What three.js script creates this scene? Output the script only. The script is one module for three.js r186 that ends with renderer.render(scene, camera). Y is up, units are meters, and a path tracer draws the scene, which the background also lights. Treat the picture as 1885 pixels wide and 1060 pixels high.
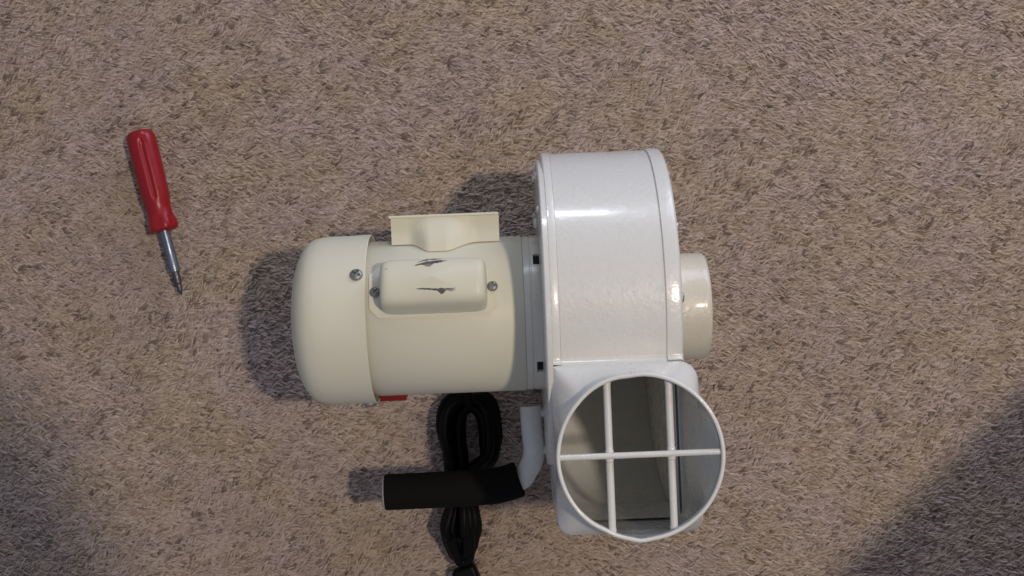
import * as THREE from 'three';
import { mergeGeometries, mergeVertices, toCreasedNormals } from 'three/addons/utils/BufferGeometryUtils.js';
import { RoundedBoxGeometry } from 'three/addons/geometries/RoundedBoxGeometry.js';
import { ImprovedNoise } from 'three/addons/math/ImprovedNoise.js';
import { RectAreaLightUniformsLib } from 'three/addons/lights/RectAreaLightUniformsLib.js';
import { Brush, Evaluator, SUBTRACTION, ADDITION } from 'three-bvh-csg';

// ---------------------------------------------------------------- camera, light, exposure
const scene = new THREE.Scene();
const camera = new THREE.PerspectiveCamera(25.96, 1024 / 576, 0.05, 60);
camera.up.set(0, 0, -1);
camera.position.set(0, 1.3, 0);
camera.lookAt(0, 0, 0);
camera.focus = 1.07;
camera.userData.fStop = 13;

const renderer = new THREE.WebGLRenderer({ antialias: true });
renderer.setSize(1024, 576);
renderer.toneMapping = THREE.LinearToneMapping;
renderer.toneMappingExposure = 1.0;
renderer.shadowMap.enabled = true;
RectAreaLightUniformsLib.init();

scene.background = new THREE.Color().setRGB(0.222, 0.238, 0.300);      // dim daylight of the room around

const LAMP = new THREE.Vector3(1.40, 4.0, -0.18);
const lamp = new THREE.PointLight(new THREE.Color().setRGB(1.0, 0.84, 0.665), 22.5, 0, 2);
lamp.position.copy(LAMP);
lamp.castShadow = true;
lamp.shadow.radius = 4.4;
lamp.shadow.mapSize.set(2048, 2048);
scene.add(lamp);

const WIN = new THREE.Vector3(0.07, 1.17, -2.5), WINW = 0.20, WINH = 0.17;
const daylight = new THREE.RectAreaLight(new THREE.Color().setRGB(0.80, 0.88, 1.0), 60, WINW, WINH);
daylight.position.copy(WIN);
daylight.lookAt(0.05, 0.2, 0);
scene.add(daylight);
const DOOR = new THREE.Vector3(1.10, 0.62, -1.6), DOORW = 1.3, DOORH = 0.9;
const doorlight = new THREE.RectAreaLight(new THREE.Color().setRGB(0.76, 0.81, 1.0), 4.3, DOORW, DOORH);
doorlight.position.copy(DOOR);
doorlight.lookAt(0.1, 0.1, 0);
scene.add(doorlight);

// ---------------------------------------------------------------- helpers
let seed = 20240611;
const rnd = () => { seed |= 0; seed = seed + 0x6D2B79F5 | 0; let t = Math.imul(seed ^ seed >>> 15, 1 | seed); t = t + Math.imul(t ^ t >>> 7, 61 | t) ^ t; return ((t ^ t >>> 14) >>> 0) / 4294967296; };
const NZ = new ImprovedNoise();
const noise = (x, y, z = 0) => NZ.noise(x, y, z);
const R = (d) => d * Math.PI / 180;
const sm = (a, b, x) => { const t = Math.min(1, Math.max(0, (x - a) / (b - a))); return t * t * (3 - 2 * t); };
const lin = (r, g, b) => new THREE.Color().setRGB(r, g, b);

function mesh(name, geometry, material, parent) {
  const m = new THREE.Mesh(geometry, material);
  m.name = name; m.castShadow = true; m.receiveShadow = true;
  (parent || scene).add(m);
  return m;
}
// uv in metres from the dominant axis of every face
function metreUV(g) {
  const n = g.index ? g.toNonIndexed() : g;
  if (!n.attributes.normal) n.computeVertexNormals();
  const p = n.attributes.position, uv = new Float32Array(p.count * 2);
  const a = new THREE.Vector3(), b = new THREE.Vector3(), c = new THREE.Vector3();
  for (let i = 0; i < p.count; i += 3) {
    a.fromBufferAttribute(p, i); b.fromBufferAttribute(p, i + 1); c.fromBufferAttribute(p, i + 2);
    const f = b.clone().sub(a).cross(c.clone().sub(a));
    const ax = Math.abs(f.x), ay = Math.abs(f.y), az = Math.abs(f.z);
    [a, b, c].forEach((v, k) => {
      const q = ax > ay && ax > az ? [v.z, v.y] : ay > az ? [v.x, v.z] : [v.x, v.y];
      uv[(i + k) * 2] = q[0]; uv[(i + k) * 2 + 1] = q[1];
    });
  }
  n.setAttribute('uv', new THREE.BufferAttribute(uv, 2));
  return n;
}
const creased = (g, a) => { g.scale(1000, 1000, 1000); const r = toCreasedNormals(g, a); r.scale(0.001, 0.001, 0.001); return r; };
const plain = (g) => { const n = g.index ? g.toNonIndexed() : g; for (const k of Object.keys(n.attributes)) if (!['position', 'normal', 'uv'].includes(k)) n.deleteAttribute(k); return n; };
const join = (list) => mergeGeometries(list.map((g) => metreUV(plain(g))));
// a body of revolution about the x axis from [x, radius] pairs
function turned(profile, seg = 96, crease = 35) {
  const g = new THREE.LatheGeometry(profile.map(([x, r]) => new THREE.Vector2(Math.max(r, 1e-5), x)), seg);
  g.rotateZ(-Math.PI / 2);
  g.deleteAttribute('uv'); g.deleteAttribute('normal');
  return metreUV(creased(mergeVertices(g, 1e-6), R(crease)));
}
function grid(rows, cols, fn, closeU = false) {            // fn(i, j) -> [x, y, z]; smooth skin
  const pos = [], idx = [];
  for (let i = 0; i < rows; i++) for (let j = 0; j < cols; j++) pos.push(...fn(i, j));
  const cc = closeU ? cols : cols - 1;
  for (let i = 0; i < rows - 1; i++) for (let j = 0; j < cc; j++) {
    const a = i * cols + j, b = i * cols + (j + 1) % cols, c = a + cols, d = b + cols;
    idx.push(a, c, b, b, c, d);
  }
  const g = new THREE.BufferGeometry();
  g.setAttribute('position', new THREE.Float32BufferAttribute(pos, 3));
  g.setIndex(idx);
  return g;
}
const smooth = (g, crease = 38) => metreUV(creased(mergeVertices(g, 1e-6), R(crease)));
function tube(points, radius, seg = 60, sides = 16, closed = false, tension = 0.5) {
  const c = new THREE.CatmullRomCurve3(points.map((p) => new THREE.Vector3(...p)), closed, 'catmullrom', tension);
  return new THREE.TubeGeometry(c, seg, radius, sides, closed);
}

// ---------------------------------------------------------------- materials
function noiseTexture(size, fn, srgb = false) {
  const d = new Uint8Array(size * size * 4);
  for (let y = 0; y < size; y++) for (let x = 0; x < size; x++) {
    const v = fn(x / size, y / size), o = (y * size + x) * 4;
    const q = Array.isArray(v) ? v : [v, v, v];
    d[o] = q[0] * 255; d[o + 1] = q[1] * 255; d[o + 2] = q[2] * 255; d[o + 3] = 255;
  }
  const t = new THREE.DataTexture(d, size, size);
  t.wrapS = t.wrapT = THREE.RepeatWrapping; t.magFilter = THREE.LinearFilter; t.minFilter = THREE.LinearMipmapLinearFilter; t.generateMipmaps = true;
  if (srgb) t.colorSpace = THREE.SRGBColorSpace;
  t.needsUpdate = true;
  return t;
}
// noise that repeats without a seam: blend of shifted samples
const tileNoise = (u, v, f, z) => {
  const s = (a, b) => noise(a * f, b * f, z);
  return s(u, v) * (1 - u) * (1 - v) + s(u - 1, v) * u * (1 - v) + s(u, v - 1) * (1 - u) * v + s(u - 1, v - 1) * u * v;
};
const clamp01 = (x) => Math.min(1, Math.max(0, x));
const peel = noiseTexture(512, (u, v) => clamp01(0.5 + 0.7 * tileNoise(u, v, 14, 1.3) + 0.35 * tileNoise(u, v, 30, 5.1)));
peel.repeat.set(1 / 0.05, 1 / 0.05);
const smudge = noiseTexture(512, (u, v) => clamp01(0.62 + 0.35 * tileNoise(u, v, 5, 2.2) + 0.3 * tileNoise(u, v, 19, 8.1) + 0.2 * tileNoise(u, v, 60, 3.3)));
smudge.repeat.set(1 / 0.13, 1 / 0.13);

const paint = (r, g, b, rough, coat, bump, haze = 0.13) => new THREE.MeshPhysicalMaterial({ color: lin(r, g, b), roughness: rough, roughnessMap: smudge, clearcoat: coat, clearcoatRoughness: haze, bumpMap: peel, bumpScale: bump });
const M = {
  white: paint(0.71, 0.715, 0.685, 0.5, 0.5, 0.00014),
  cream: paint(0.69, 0.672, 0.542, 0.82, 0.06, 0.00003, 0.35),
  bell: paint(0.68, 0.672, 0.59, 0.6, 0.3, 0.0001, 0.2),
  inlet: paint(0.62, 0.585, 0.49, 0.6, 0.35, 0.0003),
  dark: new THREE.MeshStandardMaterial({ color: lin(0.012, 0.012, 0.011), roughness: 0.8 }),
  steel: new THREE.MeshStandardMaterial({ color: lin(0.33, 0.33, 0.33), metalness: 0.85, roughness: 0.5 }),
  zinc: new THREE.MeshStandardMaterial({ color: lin(0.5, 0.51, 0.52), metalness: 0.75, roughness: 0.35 }),
  shaft: new THREE.MeshStandardMaterial({ color: lin(0.18, 0.205, 0.26), metalness: 0.8, roughness: 0.6, roughnessMap: smudge }),
  bit: new THREE.MeshStandardMaterial({ color: lin(0.10, 0.10, 0.11), metalness: 0.8, roughness: 0.45 }),
  red: new THREE.MeshPhysicalMaterial({ color: lin(0.27, 0.006, 0.012), roughness: 0.6, roughnessMap: smudge, clearcoat: 0.18, clearcoatRoughness: 0.25 }),
  rocker: new THREE.MeshPhysicalMaterial({ color: lin(0.19, 0.006, 0.006), roughness: 0.35, clearcoat: 0.3 }),
  foam: new THREE.MeshPhysicalMaterial({ specularIntensity: 0.25, color: lin(0.0065, 0.0065, 0.006), roughness: 0.9, bumpMap: peel, bumpScale: 0.0004 }),
  cable: new THREE.MeshPhysicalMaterial({ specularIntensity: 0.22, color: lin(0.003, 0.003, 0.003), roughness: 0.38, clearcoat: 0, clearcoatRoughness: 0.3 }),
  grey: new THREE.MeshStandardMaterial({ color: lin(0.30, 0.31, 0.31), roughness: 0.5 }),
  wood: new THREE.MeshStandardMaterial({ color: lin(0.16, 0.085, 0.04), roughness: 0.5 }),
  shade: new THREE.MeshStandardMaterial({ color: lin(0.5, 0.46, 0.38), roughness: 0.9 }),
};

M.cream.specularIntensity = 0.55; M.cream.roughnessMap = null; M.cream.roughness = 0.5; M.red.specularIntensity = 0.6;

// ---------------------------------------------------------------- carpet
{
  const carpet = new THREE.Group();
  carpet.name = 'carpet';
  carpet.userData = { kind: 'structure', label: 'speckled beige and brown cut pile carpet under everything', category: 'carpet' };
  scene.add(carpet);
  const yarn = noiseTexture(512, (u, v) => {
    const k = clamp01(0.5 + 0.9 * tileNoise(u, v, 40, 4.4)), d = sm(0.2, 0.45, tileNoise(u, v, 26, 9.2));
    return [0.50 * (0.6 + 0.5 * k) * (1 - 0.6 * d), 0.45 * (0.6 + 0.5 * k) * (1 - 0.62 * d), 0.40 * (0.6 + 0.5 * k) * (1 - 0.64 * d)];
  }, true);
  yarn.repeat.set(1 / 0.16, 1 / 0.16);
  const back = metreUV(new THREE.BoxGeometry(5, 0.012, 5));
  back.translate(0, -0.017, 0);
  mesh('carpet_backing', back, new THREE.MeshStandardMaterial({ map: yarn, roughness: 1, bumpMap: yarn, bumpScale: 0.004 }), carpet);

  // one twisted tuft: a bent, lumpy, tapered yarn end (leans along +x)
  const tuftShape = (k) => {
    const rows = 5, cols = 6, L = 0.0108, g = grid(rows, cols, (i, j) => {
      const s = i / (rows - 1), a = j / cols * Math.PI * 2 + s * 1.6 + k;
      const r = [0.0007, 0.00105, 0.00115, 0.0010, 0.0004][i] * (1 + 0.28 * Math.cos(2 * a + k * 2));
      const bend = s * s * 0.0060;
      return [bend + r * Math.cos(a), s * L - s * s * 0.0025, r * Math.sin(a)];
    }, true);
    g.computeVertexNormals();
    return g;
  };
  const W = 1.62, D = 1.06, step = 0.00182, nx = Math.floor(W / step), nz = Math.floor(D / step);
  const fibre = new THREE.MeshStandardMaterial({ color: 0xffffff, roughness: 1 });
  const shapes = [tuftShape(0), tuftShape(1.3), tuftShape(2.9)];
  const per = Math.ceil(nx * nz / 3);
  const pile = shapes.map((g) => new THREE.InstancedMesh(g, fibre, per));
  const used = [0, 0, 0];
  const m = new THREE.Matrix4(), q = new THREE.Quaternion(), e = new THREE.Euler(0, 0, 0, 'YZX'), c = new THREE.Color();
  for (let i = 0; i < nx; i++) for (let j = 0; j < nz; j++) {
    const x = (i + rnd() * 1.1 - 0.05) * step - W / 2, z = (j + rnd() * 1.1 - 0.05) * step - D / 2;
    const which = Math.floor(rnd() * 3) % 3;
    if (used[which] >= per) continue;
    // the nap lies in drifts: which way the yarn ends lean changes slowly over the floor
    const drift = 0.26 + 0.55 * noise(x * 5, z * 5, 3.1) + 0.4 * noise(x * 17, z * 17, 7.7);
    const clump = noise(x * 95, z * 150, 1.7);
    const lean = 0.74 + 0.28 * noise(x * 30, z * 30, 2.9) + (rnd() - 0.5) * 0.6;
    e.set(0, drift + (rnd() - 0.5) * 1.6, -lean);
    q.setFromEuler(e);
    const h = 0.9 + 0.35 * rnd() + 0.35 * clump, w = 0.85 + 0.4 * rnd();
    m.compose(new THREE.Vector3(x, -0.0115, z), q, new THREE.Vector3(w, h * 0.9, w));
    pile[which].setMatrixAt(used[which], m);
    // yarn colours: mostly beige, some tan, some brown, now and then a nearly black end
    const fleck = noise(x * 250, z * 370, 11.3) + 0.40 * noise(x * 95, z * 130, 21.3) + 0.14 * noise(x * 21, z * 26, 41.3), t = rnd();
    const warm = clamp01(0.5 + 0.75 * noise(x * 13, z * 16, 15.5) + 0.4 * noise(x * 37, z * 45, 5.9));
    const brown = Math.max(sm(0.20, 0.62, fleck), t < 0.03 ? 0.6 : 0), tan = 0.3 * t + 0.45 * sm(0.0, 0.5, noise(x * 60, z * 90, 31.7));
    c.setRGB(0.432 - 0.10 * tan, 0.349 - 0.094 * tan, 0.315 - 0.045 * warm - 0.098 * tan);
    c.lerp(new THREE.Color().setRGB(0.100, 0.068, 0.052), brown * 0.80);
    c.multiplyScalar(0.90 + 0.20 * rnd());
    pile[which].setColorAt(used[which], c);
    used[which]++;
  }
  pile.forEach((p, k) => {
    p.count = used[k]; p.name = 'carpet_pile'; p.userData = { kind: 'stuff' };
    p.castShadow = true; p.receiveShadow = true;
    carpet.add(p);
  });
}

// ---------------------------------------------------------------- the blower
const AX = 0.165;                                           // height of the shaft above the floor
const blower = new THREE.Group();
blower.name = 'dust_blower';
blower.position.set(0, 0, 0.023);
blower.rotation.y = R(2.3);
blower.userData = { label: 'cream and white electric blower with a round barred outlet standing on the carpet', category: 'blower' };
scene.add(blower);
const up = (g, y = AX) => g.translate(0, y, 0);

// a pan-head screw with a cross recess, standing on +y
const ev = new Evaluator(); ev.useGroups = false; ev.attributes = ['position', 'normal'];
const brush = (g) => { const b = new Brush(plain(g)); b.updateMatrixWorld(); return b; };
const screwHead = (() => {
  const dome = new THREE.LatheGeometry([[0, 0], [0.0045, 0], [0.0045, 0.0008], [0.0040, 0.0018], [0.0028, 0.0025], [0.00001, 0.0028]].map(([r, y]) => new THREE.Vector2(Math.max(r, 1e-5), y)), 28);
  let b = brush(dome);
  for (const a of [0, Math.PI / 2]) { const g = new THREE.BoxGeometry(0.0062, 0.0044, 0.0015); g.rotateY(a + 0.5); g.translate(0, 0.0031, 0); b = ev.evaluate(b, brush(g), SUBTRACTION); }
  return metreUV(creased(plain(b.geometry), R(40)));
})();
function screw(parent, at, tilt, spin = 0, material = M.steel, s = 1) {   // tilt: turn about x from +y toward -z
  const m = mesh('screw', screwHead, material, parent);
  m.position.set(...at); m.rotation.set(-tilt, spin, 0); m.scale.setScalar(s);
  return m;
}

// motor: body, fan cover, end bell
{
  const body = up(turned([[-0.13, 0.03], [-0.13, 0.0690], [-0.1285, 0.07], [0.0098, 0.07], [0.0108, 0.0694], [0.0108, 0.03]]));
  mesh('motor_body', body, M.cream, blower);
  const cover = up(turned([[-0.1955, 0.0], [-0.1954, 0.018], [-0.1948, 0.030], [-0.1934, 0.042], [-0.1913, 0.0515], [-0.1884, 0.0592], [-0.1850, 0.0657], [-0.1806, 0.0708], [-0.1755, 0.0740], [-0.1680, 0.0756], [-0.158, 0.0761], [-0.145, 0.0760], [-0.127, 0.0765], [-0.1248, 0.0765], [-0.1242, 0.0760], [-0.1242, 0.0752], [-0.1248, 0.0748], [-0.145, 0.0745], [-0.16, 0.073]], 128, 30));
  const fan = mesh('fan_cover', cover, M.cream, blower);
  fan.userData.label = 'domed cream end cap of the motor';
  for (const deg of [-31, 89, 209]) screw(fan, [-0.1318, AX + Math.cos(R(deg)) * 0.0762, Math.sin(R(deg)) * 0.0762], -R(deg), 0.6, M.steel, 1.25);

  // end bell with slots, then the mounting ring
  const ringGeo = turned([[0.0105, 0.060], [0.0105, 0.0682], [0.0115, 0.0694], [0.0165, 0.0694], [0.0170, 0.0686], [0.0180, 0.0686], [0.0185, 0.0694], [0.0262, 0.0694], [0.0262, 0.060], [0.0105, 0.060]], 128, 30);
  let b = brush(mergeVertices(plain(ringGeo.clone()).deleteAttribute('uv'), 1e-6));
  for (const deg of [-43, 42, 137, 222]) {
    const s = new THREE.BoxGeometry(0.0056, 0.03, 0.0125);
    s.translate(0.0228, 0.068, 0); s.rotateX(R(deg));
    b = ev.evaluate(b, brush(s), SUBTRACTION);
  }
  mesh('end_bell', up(metreUV(creased(plain(b.geometry), R(30)))), M.bell, blower);
  mesh('slot_shade_core', up(turned([[0.0115, 0.0], [0.0115, 0.0668], [0.0258, 0.0668], [0.0258, 0.0]], 48)), M.dark, blower);  // near-black core close under the slots, its colour standing in for their shade
}

// motor foot: pressed steel saddle, seen on edge
{
  const xs = 60, x0 = -0.1040, x1 = -0.0085;
  const bulge = (s) => sm(0.16, 0.36, s) * (1 - sm(0.50, 0.80, s));
  const web = (off) => grid(12, xs, (i, j) => {
    const s = j / (xs - 1), t = i / 11, b = bulge(s);
    const near = 0.0285 + 0.0125 * b, far = 0.0300 + 0.003 * b;
    const y = far + (near - far) * sm(0, 0.8, t) - 0.0008 * Math.sin(t * Math.PI);
    const yn = near, zn = -(Math.sqrt(0.07 * 0.07 - yn * yn) + 0.0012);
    const z = -0.0890 + (zn + 0.0890) * t;
    return [x0 + (x1 - x0) * s, y - off + AX, z];
  });
  const top = web(0), bottom = web(0.0022);
  const edge = [];
  for (const pick of [(k) => [11, k], (k) => [0, k]]) {
    const [P, Q] = [top.attributes.position, bottom.attributes.position];
    edge.push(grid(2, xs, (i, j) => { const [r, cc] = pick(j), n = r * xs + cc, A = i ? Q : P; return [A.getX(n), A.getY(n), A.getZ(n)]; }));
  }
  for (const col of [0, xs - 1]) {
    const [P, Q] = [top.attributes.position, bottom.attributes.position];
    edge.push(grid(2, 12, (i, j) => { const n = j * xs + col, A = i ? Q : P; return [A.getX(n), A.getY(n), A.getZ(n)]; }));
  }
  const plate = new RoundedBoxGeometry(0.0975, 0.082, 0.0024, 3, 0.0009);
  plate.translate((x0 + x1) / 2 - 0.0008, AX - 0.0075, -0.0895);
  const lower = web(0); lower.scale(1, -1, 1); lower.translate(0, 2 * AX, 0);
  mesh('motor_foot', join([smooth(top), smooth(bottom), ...edge.map((g) => smooth(g)), plate, smooth(lower)]), M.cream, blower);
}

// capacitor cover on top of the motor
{
  const T = R(20.6);                                        // leans toward the far side
  const cap = new THREE.Group(); cap.name = 'capacitor_cover'; cap.position.set(0, AX, 0); cap.rotation.x = -T; blower.add(cap);
  const w = 0.0214, hx = 0.0452, cx = -0.0655, h0 = 0.0650, hh = 0.0335;
  const pw = (c, e) => Math.sign(c) * Math.pow(Math.abs(c), e);
  const lidGrid = grid(56, 200, (i, j) => {
    const f = Math.pow(i / 55, 0.9) * Math.PI / 2, th = -j / 200 * Math.PI * 2, rad = pw(Math.cos(f), 0.15);
    // plan runs round a rounded rectangle, evenly by direction
    const dx = Math.cos(th) / 1.0, dz = Math.sin(th), k = Math.pow(Math.pow(Math.abs(dx), 9) + Math.pow(Math.abs(dz), 9), -1 / 9);
    const X = hx * rad * dx * k, Z = w * rad * dz * k;
    const bulge = 0.0026 * Math.exp(-(((X - 0.004) / 0.016) ** 2) - ((Z / 0.014) ** 2));
    const n = h0 + hh * pw(Math.sin(f), 0.30) * (1 - 0.20 * (Z / w) ** 2) + (i > 12 ? bulge : 0);
    return [cx + X, n, Z];
  }, true);
  const g = creased(mergeVertices(lidGrid, 1e-7), R(60));
  // uv over the top of the cover, once
  const p = g.attributes.position, uv = new Float32Array(p.count * 2);
  for (let i = 0; i < p.count; i++) { uv[2 * i] = (p.getX(i) + 0.1107) / 0.0904; uv[2 * i + 1] = (0.026 - p.getZ(i)) / 0.052; }
  g.setAttribute('uv', new THREE.BufferAttribute(uv, 2));
  const cw = 1024, ch = 592, cv = document.createElement('canvas'); cv.width = cw; cv.height = ch;
  const x = cv.getContext('2d');
  const base = new THREE.Color().copy(M.cream.color);
  x.fillStyle = '#' + base.getHexString(); x.fillRect(0, 0, cw, ch);
  // paint rubbed off down to dark primer: ragged strokes
  const ragged = (pts, width, col) => {
    x.fillStyle = col; x.beginPath();
    const up_ = [], dn = [];
    for (let k = 0; k <= 60; k++) {
      const t = k / 60 * (pts.length - 1), i = Math.min(pts.length - 2, Math.floor(t)), f = t - i;
      const px = pts[i][0] + (pts[i + 1][0] - pts[i][0]) * f, py = pts[i][1] + (pts[i + 1][1] - pts[i][1]) * f;
      const ww = 1.7 * width * Math.sin(Math.PI * (0.05 + 0.90 * k / 60)) * (0.9 + 0.5 * noise(k * 0.13, pts[0][0] * 0.37, width));
      up_.push([px, py - ww * (0.5 + 0.3 * noise(k * 0.15, 3.3, width))]); dn.push([px, py + ww * (0.5 + 0.35 * noise(k * 0.17, 8.1, width))]);
    }
    [...up_, ...dn.reverse()].forEach(([a, b], k) => k ? x.lineTo(a, b) : x.moveTo(a, b));
    x.closePath(); x.fill();
  };
  const ink = '#5a5657', ink2 = '#858079';
  ragged([[372, 128], [430, 104], [490, 92], [560, 88], [610, 92]], 12, ink);
  ragged([[350, 160], [430, 142], [510, 134], [600, 124], [655, 118]], 24, ink);
  ragged([[430, 160], [480, 168], [520, 162]], 22, ink2);
  ragged([[360, 402], [470, 410], [560, 422], [640, 418], [730, 410]], 14, ink);
  ragged([[560, 428], [600, 440], [640, 430]], 26, ink);
  ragged([[620, 420], [690, 430], [735, 424]], 10, ink2);
  ragged([[62, 196], [70, 180], [84, 186], [88, 214]], 7, ink2);
  const map = new THREE.CanvasTexture(cv); map.colorSpace = THREE.SRGBColorSpace;
  const mat = M.cream.clone(); mat.color = lin(1, 1, 1); mat.map = map; mat.bumpMap = null; mat.roughnessMap = null; mat.roughness = 0.42; mat.clearcoat = 0.08; mat.clearcoatRoughness = 0.3;
  const lid = mesh('cover_lid', g, mat, cap);
  lid.userData.label = 'raised cream lid with two dark rubbed scratches';
  // curved flange lying on the motor
  const rows = 41, fw = 0.0238, rad = 0.0713, flange = [];
  const strip = (r0, r1) => grid(rows, 4, (i, j) => {
    const t = -fw + 2 * fw * i / (rows - 1), ch_ = Math.max(0, Math.abs(t) - (fw - 0.008));
    const a = -0.1215 + ch_ * 0.95, b = -0.0118 - ch_ * 0.95, th = t / rad;
    const X = [a, a, b, b][j], rr = [r0, r1, r1, r0][j];
    return [X, rr * Math.cos(th), rr * Math.sin(th)];
  });
  flange.push(smooth(strip(0.0699, rad), 30));
  for (const t of [-fw, fw]) flange.push(smooth(grid(2, 2, (i, j) => [j ? -0.0241 : -0.1092, (i ? rad : 0.0699) * Math.cos(t / rad), (i ? rad : 0.0699) * Math.sin(t / rad)])));
  mesh('cover_flange', join(flange), M.cream, cap);
  const s1 = screw(cap, [-0.1163, rad, 0.0012], 0, 0.3); const s2 = screw(cap, [-0.0157, rad, 0], 0, 1.1);
  s1.userData.label = 'screw at the fan end'; s2.userData.label = 'screw at the housing end';
}

// switch on the near side of the motor
{
  const sw = new THREE.Group(); sw.name = 'power_switch'; blower.add(sw);
  mesh('switch_box', metreUV(plain(new RoundedBoxGeometry(0.034, 0.05, 0.012, 3, 0.002).translate(-0.113, AX - 0.03, 0.0625))), M.dark, sw);
  const r = new THREE.Shape(); r.moveTo(0, 0.018); r.lineTo(0.0085, 0.021); r.lineTo(0.005, 0); r.lineTo(0.0065, -0.017); r.lineTo(0, -0.018); r.closePath();
  const rk = new THREE.ExtrudeGeometry(r, { depth: 0.0235, bevelEnabled: true, bevelSize: 0.0006, bevelThickness: 0.0006, bevelSegments: 2 });
  rk.rotateY(-Math.PI / 2); rk.translate(-0.1005, AX - 0.034, 0.0672);
  const rocker = mesh('rocker', metreUV(plain(rk)), M.rocker, sw);
  rocker.userData.label = 'red rocker switch';
}

// scroll housing. Profile in the (z, y) plane about the shaft.
const X0 = 0.0305, X1 = 0.1385, ZN = 0.178, YD = 0.118;
const path = [];
for (let k = 0; k <= 110; k++) {
  const a = R(-16.5 + (270 + 16.5) * k / 110);              // from the top over the far side
  const r = 0.1225 + (ZN - 0.1225) * Math.max(0, (a / R(270)) * 0.94 + 0.06);
  path.push([-Math.sin(a) * r, Math.cos(a) * r]);
}
const tongue = [];                                          // hollow fillet up to the outlet duct
for (let k = 0; k < 12; k++) { const t = k / 12, [z0, y0] = path[0]; tongue.push([z0 + 0.0082 * (1 - t) ** 1.0 * (1 - 0.25 * t), y0 + 0.0085 * (1 - t) ** 2.4 - 0.0026 * (1 - t)]); }
path.unshift(...tongue);
for (let k = 1; k <= 8; k++) path.push([ZN, (YD - 0.034) * k / 8]);
const pathN = path.map((p, i) => {
  const a = path[Math.max(0, i - 1)], b = path[Math.min(path.length - 1, i + 1)];
  const tz = b[0] - a[0], ty = b[1] - a[1], l = Math.hypot(tz, ty);
  // outward: away from the shaft
  let n = [-ty / l, tz / l];
  if (n[0] * p[0] + n[1] * p[1] < 0) n = [-n[0], -n[1]];
  return n;
});
const sweep = (prof, from = 0) => smooth(grid(path.length - from, prof.length, (i, j) => {
  const [x, o] = prof[j]; i += from;
  return [x, AX + path[i][1] + pathN[i][1] * o, path[i][0] + pathN[i][0] * o];
}), 30);
const outline = (o, close = true) => {                      // shape in (z, y), offset outwards by o
  const s = new THREE.Shape();
  path.forEach((p, i) => { const q = [p[0] + pathN[i][0] * o, p[1] + pathN[i][1] * o]; i < 12 ? 0 : i > 12 ? s.lineTo(...q) : s.moveTo(...q); });
  s.lineTo(0.041, YD - 0.036);
  
  s.closePath();
  return s;
};
const sideplate = (o, x, t, hole = 0) => {                             // flat plate across the shaft, thickness t toward +x
  const g = new THREE.ExtrudeGeometry((() => { const sh = outline(o); if (hole) sh.holes.push(new THREE.Path().absarc(0, 0, hole, 0, Math.PI * 2, true)); return sh; })(), { depth: t, bevelEnabled: false, curveSegments: 48 });
  g.rotateY(-Math.PI / 2); g.scale(-1, 1, 1);                // (z, y, depth) -> x = depth, z = shape x
  const q = g.index ? g.toNonIndexed() : g, p = q.attributes.position;
  for (let i = 0; i < p.count; i += 3) { const v = [p.getX(i), p.getY(i), p.getZ(i)]; p.setXYZ(i, p.getX(i + 1), p.getY(i + 1), p.getZ(i + 1)); p.setXYZ(i + 1, ...v); }
  q.computeVertexNormals();
  q.translate(x, AX, 0);
  return metreUV(q);
};
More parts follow.
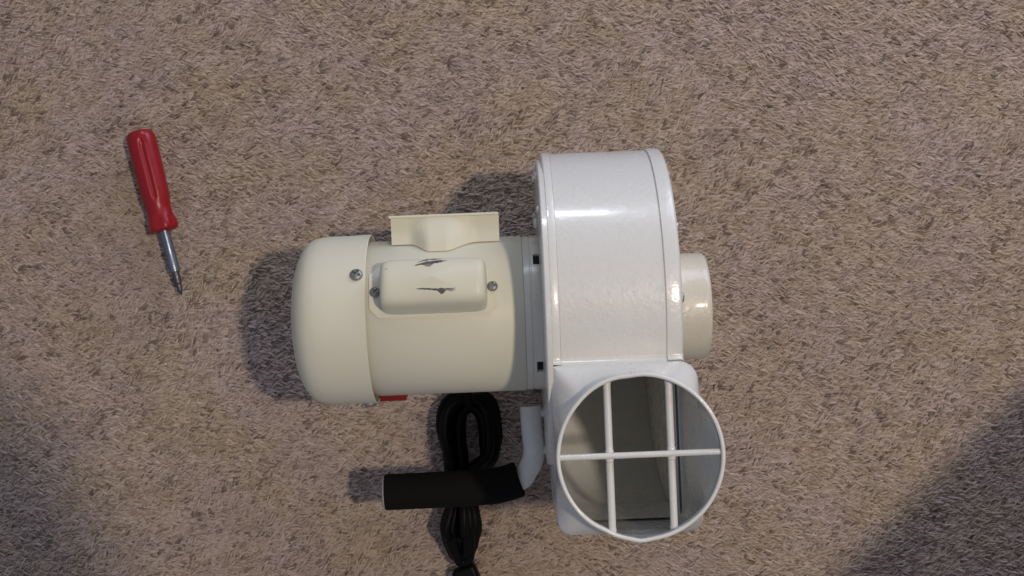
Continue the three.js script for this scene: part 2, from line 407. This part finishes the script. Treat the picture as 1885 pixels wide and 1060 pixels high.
{
  const housing = new THREE.Group(); housing.name = 'fan_housing'; blower.add(housing);
  const shell = sweep([[X0 + 0.008, -0.0016], [X0 + 0.008, 0.0], [X1 - 0.0136, 0.0], [X1 - 0.0136, -0.0016]]);
  mesh('scroll_band', shell, M.white, housing);
  // motor side plate with a turned-over edge
  const edgeL = sweep([[X0 + 0.0022, -0.012], [X0 + 0.0003, -0.004], [X0, -0.0016], [X0 + 0.0004, -0.0003], [X0 + 0.0016, 0.0006], [X0 + 0.0072, 0.0006], [X0 + 0.0078, 0.0003], [X0 + 0.0079, -0.0012]], 2);
  const backPlate = up(turned([[X0 + 0.0010, 0.1375], [X0 - 0.0030, 0.1375], [X0 - 0.0040, 0.1365], [X0 - 0.0042, 0.1350], [X0 - 0.0042, 0.060]], 128, 30));
  mesh('mounting_plate', join([edgeL, backPlate, sideplate(-0.0018, X0 + 0.0004, 0.0018)]), M.white, housing);
  // pressed cover on the inlet side, with its own skirt
  const edgeR = sweep([[X1 - 0.0138, -0.0003], [X1 - 0.0138, 0.0007], [X1 - 0.0132, 0.0014], [X1 - 0.0040, 0.0014], [X1 - 0.0022, 0.0010], [X1 - 0.0007, -0.0004], [X1, -0.0026], [X1, -0.010]], 2);
  mesh('cover_plate', join([edgeR, sideplate(-0.008, X1 - 0.0020, 0.0020, 0.0445)]), M.white, housing);
  // inner skin of the scroll, open at the inlet
  const insideBand = smooth(grid(path.length, 2, (i, j) => [j ? X1 - 0.004 : X0 + 0.005, AX + path[i][1] - pathN[i][1] * 0.0030, path[i][0] - pathN[i][0] * 0.0030]));
  mesh('scroll_lining', join([insideBand, sideplate(-0.004, X0 + 0.0042, 0.0006), sideplate(-0.004, X1 - 0.0046, 0.0006, 0.0445)]), M.white, housing);
  // plate screws and nuts round the edges
  const nut = metreUV(plain(new THREE.LatheGeometry([[0, 0], [0.0042, 0], [0.0042, 0.0024], [0.0034, 0.0036], [0.00001, 0.0042]].map(([r, y]) => new THREE.Vector2(Math.max(r, 1e-5), y)), 20)));
  for (const deg of [42, 66, 88, 108, 135, 165, 200, 235]) {
    const i = 12 + Math.round((deg + 16.5) / 286.5 * 110), n = mesh('plate_nut', nut, M.white, housing);
    n.position.set(X0 - 0.0038, AX + Math.cos(R(deg)) * 0.1305, -Math.sin(R(deg)) * 0.1305); n.rotation.z = Math.PI / 2; n.scale.setScalar(0.75);
  }
  for (const deg of [32, 62, 5, 100, 130, 165, 200, 235]) {
    const i = 12 + Math.round((deg + 16.5) / 286.5 * 110), n = mesh('plate_screw', screwHead, M.zinc, housing);
    n.position.set(X1 - 0.0004, AX + path[i][1] - pathN[i][1] * 0.009, path[i][0] - pathN[i][0] * 0.009); n.rotation.z = -Math.PI / 2;
  }
  const mb = mesh('plate_nut', nut, M.white, housing); mb.position.set(X0 - 0.0038, AX + 0.02, -0.0800); mb.rotation.z = Math.PI / 2; mb.scale.setScalar(1.15);
}

// inlet ring
{
  const g = turned([[0.1380, 0.0462], [0.1380, 0.0492], [0.1396, 0.0482], [0.1690, 0.0481], [0.1722, 0.0478], [0.1742, 0.0469], [0.1750, 0.0456], [0.1745, 0.0448], [0.1690, 0.0445], [0.1380, 0.0445]], 96, 40);
  const inlet = mesh('inlet_ring', up(g), M.inlet, blower);
  inlet.userData.label = 'cream inlet collar on the side of the housing';
  screw(inlet, [0.1440, AX + 0.0478, 0.0005], 0, 0.4, M.steel, 0.75);
}

// outlet: square to round
{
  const outlet = new THREE.Group(); outlet.name = 'outlet'; blower.add(outlet);
  const CX = 0.0960, CZ = 0.1125, RO = 0.0650, N = 144;
  const xa = 0.0298, xb = 0.1485, za = 0.0415, zb = 0.1790;
  const rect = (th, inset, nar = 0) => {                              // point of the rounded rectangle in direction th from the centre of the round end
    const dx = Math.cos(th), dz = Math.sin(th);
    const x0 = xa + inset, x1 = xb - inset - 0.0100 * nar, z0 = za + inset, z1 = zb - inset;
    const tx = dx > 0 ? (x1 - CX) / dx : dx < 0 ? (x0 - CX) / dx : 1e9, tz = dz > 0 ? (z1 - CZ) / dz : dz < 0 ? (z0 - CZ) / dz : 1e9;
    let t = Math.min(tx, tz), px = CX + dx * t, pz = CZ + dz * t;
    const right = px > (x0 + x1) / 2, far = pz < (z0 + z1) / 2, rc = far ? (right ? 0.016 : 0.004) : 0.012;
    const cx = px > (x0 + x1) / 2 ? x1 - rc : x0 + rc, cz = pz > (z0 + z1) / 2 ? z1 - rc : z0 + rc;
    const ox = (px - cx) * Math.sign(cx - (x0 + x1) / 2), oz = (pz - cz) * Math.sign(cz - (z0 + z1) / 2);
    if (ox > 0 && oz > 0) { const l = Math.hypot(px - cx, pz - cz), k = rc / l; px = cx + (px - cx) * Math.min(1, k); pz = cz + (pz - cz) * Math.min(1, k); }
    return [px, pz];
  };
  const dent = (th) => 0.0010 * Math.exp(-Math.pow((th - R(92)) / 0.10, 2)) - 0.0009 * Math.exp(-Math.pow((th - R(118)) / 0.14, 2)) - 0.0008 * Math.exp(-Math.pow((th + R(96)) / 0.12, 2)) + 0.0006 * Math.exp(-Math.pow((th + R(120)) / 0.25, 2));
  const rim = (th, r) => { const t = Math.atan2(Math.sin(th), Math.cos(th)), q = r + dent(t); return [CX + q * Math.cos(th), CZ + q * Math.sin(th)]; };
  const layer = (levels, inset) => grid(levels.length, N, (i, j) => {
    const [y, k, nar = 0] = levels[i], th = -j / N * Math.PI * 2, a = rect(th, inset, nar), b = rim(th, RO - inset);
    return [a[0] + (b[0] - a[0]) * k, y, a[1] + (b[1] - a[1]) * k];
  }, true);
  const Y0 = AX + YD - 0.004, Y1 = 0.3255, lv = [[Y0 - 0.044, 0, 0.93], [Y0 - 0.036, 0, 0.78], [Y0 - 0.002, 0, 0.05], [Y0 + 0.010, 0]];
  for (let k = 1; k <= 14; k++) { const t = k / 14; lv.push([Y0 + 0.010 + (Y1 - 0.008 - Y0 - 0.010) * t, 0.8 * t + 0.2 * sm(0, 1, t)]); }
  lv.push([Y1, 1]);
  mesh('outlet_duct', smooth(layer(lv, 0), 40), M.white, outlet);
  // lining: the inner skin of the transition and of the square throat below
  const inner = lv.filter(([y]) => y < Y1 - 0.010).slice(2);
  while (inner[0][0] < Y0 + 0.004) inner.shift();
  inner.unshift([Y0 - 0.048, 0, 1.50], [Y0 - 0.0395, 0, 1.45], [Y0 - 0.038, 0, 1.08], [Y0 - 0.034, 0, 1.0]);
  inner.push([Y1 - 0.009, 1]);
  mesh('duct_lining', smooth(layer(inner, 0.0016), 60), M.white, outlet);
  const cl = layer([[Y1 - 0.0095, 1], [Y1 - 0.0003, 1]], 0.0014);
  mesh('collar_inside', smooth(cl, 60), M.white, outlet);
  // rolled rim
  const pts = []; for (let j = 0; j < 120; j++) { const th = j / 120 * Math.PI * 2, [px, pz] = rim(th, RO - 0.0006); pts.push([px, Y1 + 0.0006 + 0.0006 * noise(Math.cos(th) * 3, Math.sin(th) * 3, 4), pz]); }
  mesh('rim', metreUV(plain(tube(pts, 0.0017, 240, 10, true))), M.white, outlet);
  // guard: two rods below, one across above, flattened into welds where they meet
  const rod = (a, b, r, name, weld) => {
    const A = new THREE.Vector3(...a), B = new THREE.Vector3(...b), parts = [metreUV(plain(new THREE.TubeGeometry(new THREE.LineCurve3(A, B), 24, r, 14)))];
    for (const w of weld) { const s = new THREE.SphereGeometry(r * 1.12, 14, 10); s.scale(1.0, 0.8, 1.25); s.translate(...w); parts.push(s); }
    mesh(name, join(parts), M.white, outlet);
  };
  const yb = Y1 - 0.0075, zc = 0.1113;
  const half = (x) => Math.sqrt(Math.pow(RO - 0.0015, 2) - Math.pow(x - CX, 2));
  for (const bx of [0.0722, 0.1208]) rod([bx, yb, CZ - half(bx)], [bx, yb, CZ + half(bx)], 0.0030, 'guard_rod', [[bx, yb, CZ - half(bx) + 0.001], [bx, yb, CZ + half(bx) - 0.001], [bx, yb + 0.0016, zc - 0.0028], [bx, yb + 0.0016, zc + 0.0028]]);
  rod([CX - RO + 0.0016, yb + 0.0046, zc], [CX + RO - 0.0022, yb + 0.0046, zc], 0.0025, 'guard_rod', []);
}

// carrying handle on the motor side plate
{
  const handle = new THREE.Group(); handle.name = 'handle'; blower.add(handle);
  const HY = 0.102;
  const line = [[0.0140, HY, 0.0905], [0.0143, HY, 0.105], [0.0150, HY, 0.120], [0.0158, HY, 0.1315], [0.0138, HY, 0.1430], [0.0080, HY, 0.1530], [0.002, HY, 0.1605], [-0.014, HY, 0.1650], [-0.040, HY, 0.1668], [-0.080, HY, 0.1675], [-0.1295, HY, 0.1678]];
  const tg = tube(line, 0.0104, 120, 24);
  const cap = new THREE.CircleGeometry(0.0104, 24); cap.rotateY(Math.PI); cap.translate(0.0140, HY, 0.0905);
  mesh('handle_tube', join([tg, cap]), M.white, handle);
  const c = new THREE.CatmullRomCurve3([[0.0010, HY, 0.1600], [-0.007, HY, 0.1625], [-0.020, HY, 0.1655], [-0.040, HY, 0.1668], [-0.080, HY, 0.1675], [-0.1290, HY, 0.1678]].map((p) => new THREE.Vector3(...p)));
  const seg = 90, sides = 28, fr = c.computeFrenetFrames(seg), gp = grid(seg + 3, sides, (i, j) => {
    const k = Math.min(seg, Math.max(0, i - 1)), P = c.getPointAt(k / seg), a = j / sides * Math.PI * 2;
    const r = i === 0 || i === seg + 2 ? 0.0102 : 0.0172 * (1 + 0.012 * noise(k * 0.12, 2.2, 1)) - (k === 0 || k === seg ? 0.0012 : 0);
    return [0, 1, 2].map((q) => P.getComponent(q) + r * (Math.cos(a) * fr.normals[k].getComponent(q) + Math.sin(a) * fr.binormals[k].getComponent(q)));
  }, true);
  const grip = mesh('grip', smooth(gp, 50), M.foam, handle);
  grip.userData.label = 'black foam grip';
  const ring = turned([[-0.1302, 0.0], [-0.1302, 0.0150], [-0.1296, 0.0162], [-0.1288, 0.0165], [-0.1280, 0.0165]], 40); ring.translate(0, HY, 0.1678);
  mesh('end_plug', ring, M.grey, handle);
  for (const z of [0.0975, 0.1330]) {
    const s = turned([[0.019, 0.0], [0.019, 0.0048], [0.0225, 0.0045], [0.0300, 0.0046], [0.0315, 0.006], [0.0318, 0.006]], 24); s.translate(0, HY, z);
    mesh('standoff', s, M.white, handle);
  }
}

// power cord, coiled up and tied, below the handle
{
  const cord = new THREE.Group(); cord.name = 'power_cord'; blower.add(cord);
  cord.userData.label = 'coiled black power cord lying under the handle';
  const rC = 0.0051;
  // [half width left, half width right, top z, height, bottom z, bottom drift]
  const loops = [[0.0310, 0.0275, 0.0820, 0.010, 0.252, -0.013], [0.0265, 0.0235, 0.0850, 0.019, 0.246, 0.010], [0.0220, 0.0270, 0.0885, 0.028, 0.250, -0.006], [0.0175, 0.0190, 0.0915, 0.015, 0.238, 0.013], [0.0135, 0.0145, 0.0960, 0.027, 0.256, 0.001], [0.0245, 0.0210, 0.0860, 0.036, 0.232, -0.009], [0.0100, 0.0240, 0.0940, 0.012, 0.250, 0.006], [0.0200, 0.0120, 0.0985, 0.020, 0.244, -0.002]];
  loops.forEach(([l, r, zt, y, zb, dr], k) => {
    const cx = -0.0475 + 0.0015 * Math.sin(k * 2.1), bx = -0.0600;
    dr *= 0.42; const o = dr;
    const pts = [[cx, y, zt], [cx - l * 0.78, y, zt + 0.010], [cx - l, y, zt + 0.034], [cx - l * 0.82, y + 0.002, zt + 0.060], [bx - 0.006 + o, y + 0.003, 0.168], [bx - 0.006 + o, y, 0.196], [bx - 0.011 + o + dr * 0.4, y, 0.222], [bx + dr - 0.006, y * 0.6 + 0.003, zb - 0.004], [bx + dr, y * 0.5 + 0.003, zb], [bx + dr + 0.006, y * 0.6 + 0.003, zb - 0.005], [bx + 0.008 + o + dr * 0.4, y + 0.001, 0.220], [bx + 0.007 + o, y + 0.002, 0.194], [bx + 0.009 + o, y + 0.003, 0.168], [cx + r * 0.86, y + 0.001, zt + 0.060], [cx + r, y, zt + 0.036], [cx + r * 0.8, y, zt + 0.010]];
    mesh('cord_loop', metreUV(plain(tube(pts, rC, 150, 10, true))), M.cable, cord);
  });
  mesh('cord_lead', metreUV(plain(tube([[-0.060, 0.098, 0.030], [-0.056, 0.070, 0.052], [-0.050, 0.045, 0.078], [-0.0475, 0.036, 0.092]], rC, 50, 10))), M.cable, cord);
  const tail = tube([[-0.0540, 0.030, 0.190], [-0.0520, 0.024, 0.222], [-0.0535, 0.014, 0.246], [-0.0560, 0.0085, 0.262]], rC, 50, 10);
  mesh('cord_tail', metreUV(plain(tail)), M.cable, cord);
  const plug = new RoundedBoxGeometry(0.026, 0.018, 0.024, 4, 0.005); plug.rotateY(0.35); plug.translate(-0.0575, 0.010, 0.273);
  mesh('plug', metreUV(plain(plug)), M.cable, cord);
  const tie = turned([[-0.004, 0.0205], [-0.004, 0.0215], [0.004, 0.0215], [0.004, 0.0205]], 30); tie.rotateY(Math.PI / 2); tie.scale(1, 0.95, 1); tie.translate(-0.059, 0.024, 0.176);
  mesh('cable_tie', tie, M.cable, cord);
}

// ---------------------------------------------------------------- screwdriver
{
  const A = new THREE.Vector3(-0.3850, 0, -0.1625), B = new THREE.Vector3(-0.3419, 0, 0.0084);
  const drv = new THREE.Group(); drv.name = 'screwdriver';
  drv.position.set(A.x, 0, A.z); drv.rotation.y = -Math.atan2(B.z - A.z, B.x - A.x);
  drv.userData = { label: 'red handled screwdriver with a steel hex shaft lying on the carpet', category: 'screwdriver' };
  scene.add(drv);
  const prof = [[0, 0.0], [0.0003, 0.0075], [0.0014, 0.0112], [0.0035, 0.0132], [0.007, 0.0147], [0.012, 0.0151], [0.030, 0.0150], [0.050, 0.0147], [0.066, 0.0143], [0.074, 0.0138], [0.079, 0.0130], [0.084, 0.0125], [0.089, 0.0127], [0.094, 0.0136], [0.098, 0.0147], [0.102, 0.0149], [0.105, 0.0144], [0.1068, 0.0125], [0.1072, 0.0085], [0.1072, 0.0]];
  // finer rows
  const rows = []; for (let i = 0; i < prof.length - 1; i++) for (let k = 0; k < 4; k++) { const f = k / 4; rows.push([prof[i][0] + (prof[i + 1][0] - prof[i][0]) * f, prof[i][1] + (prof[i + 1][1] - prof[i][1]) * f]); }
  rows.push(prof[prof.length - 1]);
  const cols = 96, CY = 0.0102;
  const g = grid(rows.length, cols, (i, j) => {
    const [s, r0] = rows[i], a = -j / cols * Math.PI * 2;
    const groove = Math.pow(Math.max(0, Math.cos(3 * a + 0.5)) ** 2, 5) * 0.0022 * sm(0.008, 0.016, s) * (1 - sm(0.066, 0.078, s));
    const flat = 0.0006 * Math.cos(6 * a) * sm(0.088, 0.096, s);
    const r = Math.max(1e-5, r0 - groove - (r0 > 0.01 ? flat : 0));
    return [s, CY + r * Math.cos(a), r * Math.sin(a)];
  }, true);
  mesh('handle', smooth(g, 50), M.red, drv);
  const hexRod = (x0, x1, r0, r1) => { const c = new THREE.CylinderGeometry(r1, r0, x1 - x0, 6); c.rotateX(0); c.rotateZ(-Math.PI / 2); c.translate((x0 + x1) / 2, 0, 0); return c; };
  const tilt = (geo) => { geo.rotateX(0.35); geo.rotateZ(-0.055); geo.translate(0.1060, CY, 0); return geo; };
  mesh('shaft', tilt(join([hexRod(0, 0.0440, 0.0060, 0.0060), hexRod(0.0440, 0.0448, 0.0060, 0.0053)])), M.shaft, drv);
  mesh('bit', tilt(join([hexRod(0.0446, 0.0560, 0.0044, 0.0044), hexRod(0.0560, 0.0575, 0.0044, 0.0032), hexRod(0.0575, 0.0640, 0.0032, 0.0029), hexRod(0.0640, 0.0690, 0.0029, 0.0009)])), M.bit, drv);
}

// ---------------------------------------------------------------- what stands outside the frame and throws its light or shade in
{
  const cl = new THREE.Group(); cl.name = 'ceiling_lamp'; cl.position.copy(LAMP); scene.add(cl);
  cl.userData = { label: 'small round ceiling bulb to the right above the carpet', category: 'lamp' };
  mesh('bulb', new THREE.SphereGeometry(0.035, 24, 16), new THREE.MeshStandardMaterial({ color: 0xffffff, emissive: lin(1, 0.82, 0.62), emissiveIntensity: 6 }), cl);
  mesh('bulb_socket', new THREE.CylinderGeometry(0.018, 0.02, 0.06, 20).translate(0, 0.064, 0), M.shade, cl);
  mesh('ceiling_rose', new THREE.CylinderGeometry(0.06, 0.07, 0.03, 28).translate(0, 0.109, 0), M.shade, cl);

  const w = new THREE.Group(); w.name = 'window'; w.position.copy(WIN); w.lookAt(0.05, 0.2, 0); scene.add(w);
  w.userData = { label: 'small bright daylight window opposite the near edge of the carpet', category: 'window' };
  mesh('window_pane', new THREE.PlaneGeometry(WINW, WINH).translate(0, 0, -0.012), new THREE.MeshStandardMaterial({ color: 0x000000, emissive: lin(0.80, 0.88, 1.0), emissiveIntensity: 4 }), w);
  for (const [a, b, x, y] of [[WINW + 0.08, 0.04, 0, WINH / 2 + 0.02], [WINW + 0.08, 0.04, 0, -WINH / 2 - 0.02], [0.04, WINH, WINW / 2 + 0.02, 0], [0.04, WINH, -WINW / 2 - 0.02, 0]]) mesh('window_frame', new THREE.BoxGeometry(a, b, 0.03).translate(x, y, -0.012), M.shade, w);

  const dr = new THREE.Group(); dr.name = 'glass_door'; dr.position.copy(DOOR); dr.lookAt(0.1, 0.1, 0); scene.add(dr);
  dr.userData = { label: 'wide dim glazed door beyond the far right edge of the carpet', category: 'door' };
  mesh('door_window', new THREE.PlaneGeometry(DOORW, DOORH).translate(0, 0, -0.012), new THREE.MeshStandardMaterial({ color: 0x000000, emissive: lin(0.72, 0.81, 1.0), emissiveIntensity: 0.4 }), dr);
  for (const [a, b, x, y] of [[DOORW + 0.16, 0.08, 0, DOORH / 2 + 0.04], [DOORW + 0.16, 0.08, 0, -DOORH / 2 - 0.04], [0.08, DOORH, DOORW / 2 + 0.04, 0], [0.08, DOORH, -DOORW / 2 - 0.04, 0]]) mesh('door_frame', new THREE.BoxGeometry(a, b, 0.04).translate(x, y, -0.012), M.shade, dr);

  // added drum, out of view, hung overhead to darken the near left corner
  const pd = new THREE.Group(); pd.name = 'added_shade_drum'; pd.position.set(0.063, 1.5, 0.1625); scene.add(pd);
  pd.userData = { label: 'added round drum out of view that shades the near left corner of the carpet', category: 'lamp' };
  mesh('added_drum_body', new THREE.LatheGeometry([[0.206, 0], [0.206, 0.17], [0.204, 0.17], [0.204, 0.002], [0.03, 0.002], [0.03, 0], [0.206, 0]].map(([r, y]) => new THREE.Vector2(r, y)), 48), M.shade, pd);
  mesh('added_drum_cord', new THREE.CylinderGeometry(0.004, 0.004, 2.6, 10).translate(0, 1.3, 0), M.dark, pd);

  // added table, out of view, placed so its top shades the near right corner
  const t = new THREE.Group(); t.name = 'added_shade_table'; t.position.set(0.824, 0, 0.342); t.rotation.y = R(45); scene.add(t);
  t.userData = { label: 'added wooden table out of view that shades the near right corner of the carpet', category: 'table' };
  mesh('table_top', new RoundedBoxGeometry(0.9, 0.03, 0.6, 3, 0.006).translate(0, 0.70, 0), M.wood, t);
  for (const sx of [-1, 1]) for (const sz of [-1, 1]) mesh('leg', new THREE.BoxGeometry(0.045, 0.69, 0.045).translate(sx * 0.41, 0.34, sz * 0.26), M.wood, t);
}

renderer.render(scene, camera);
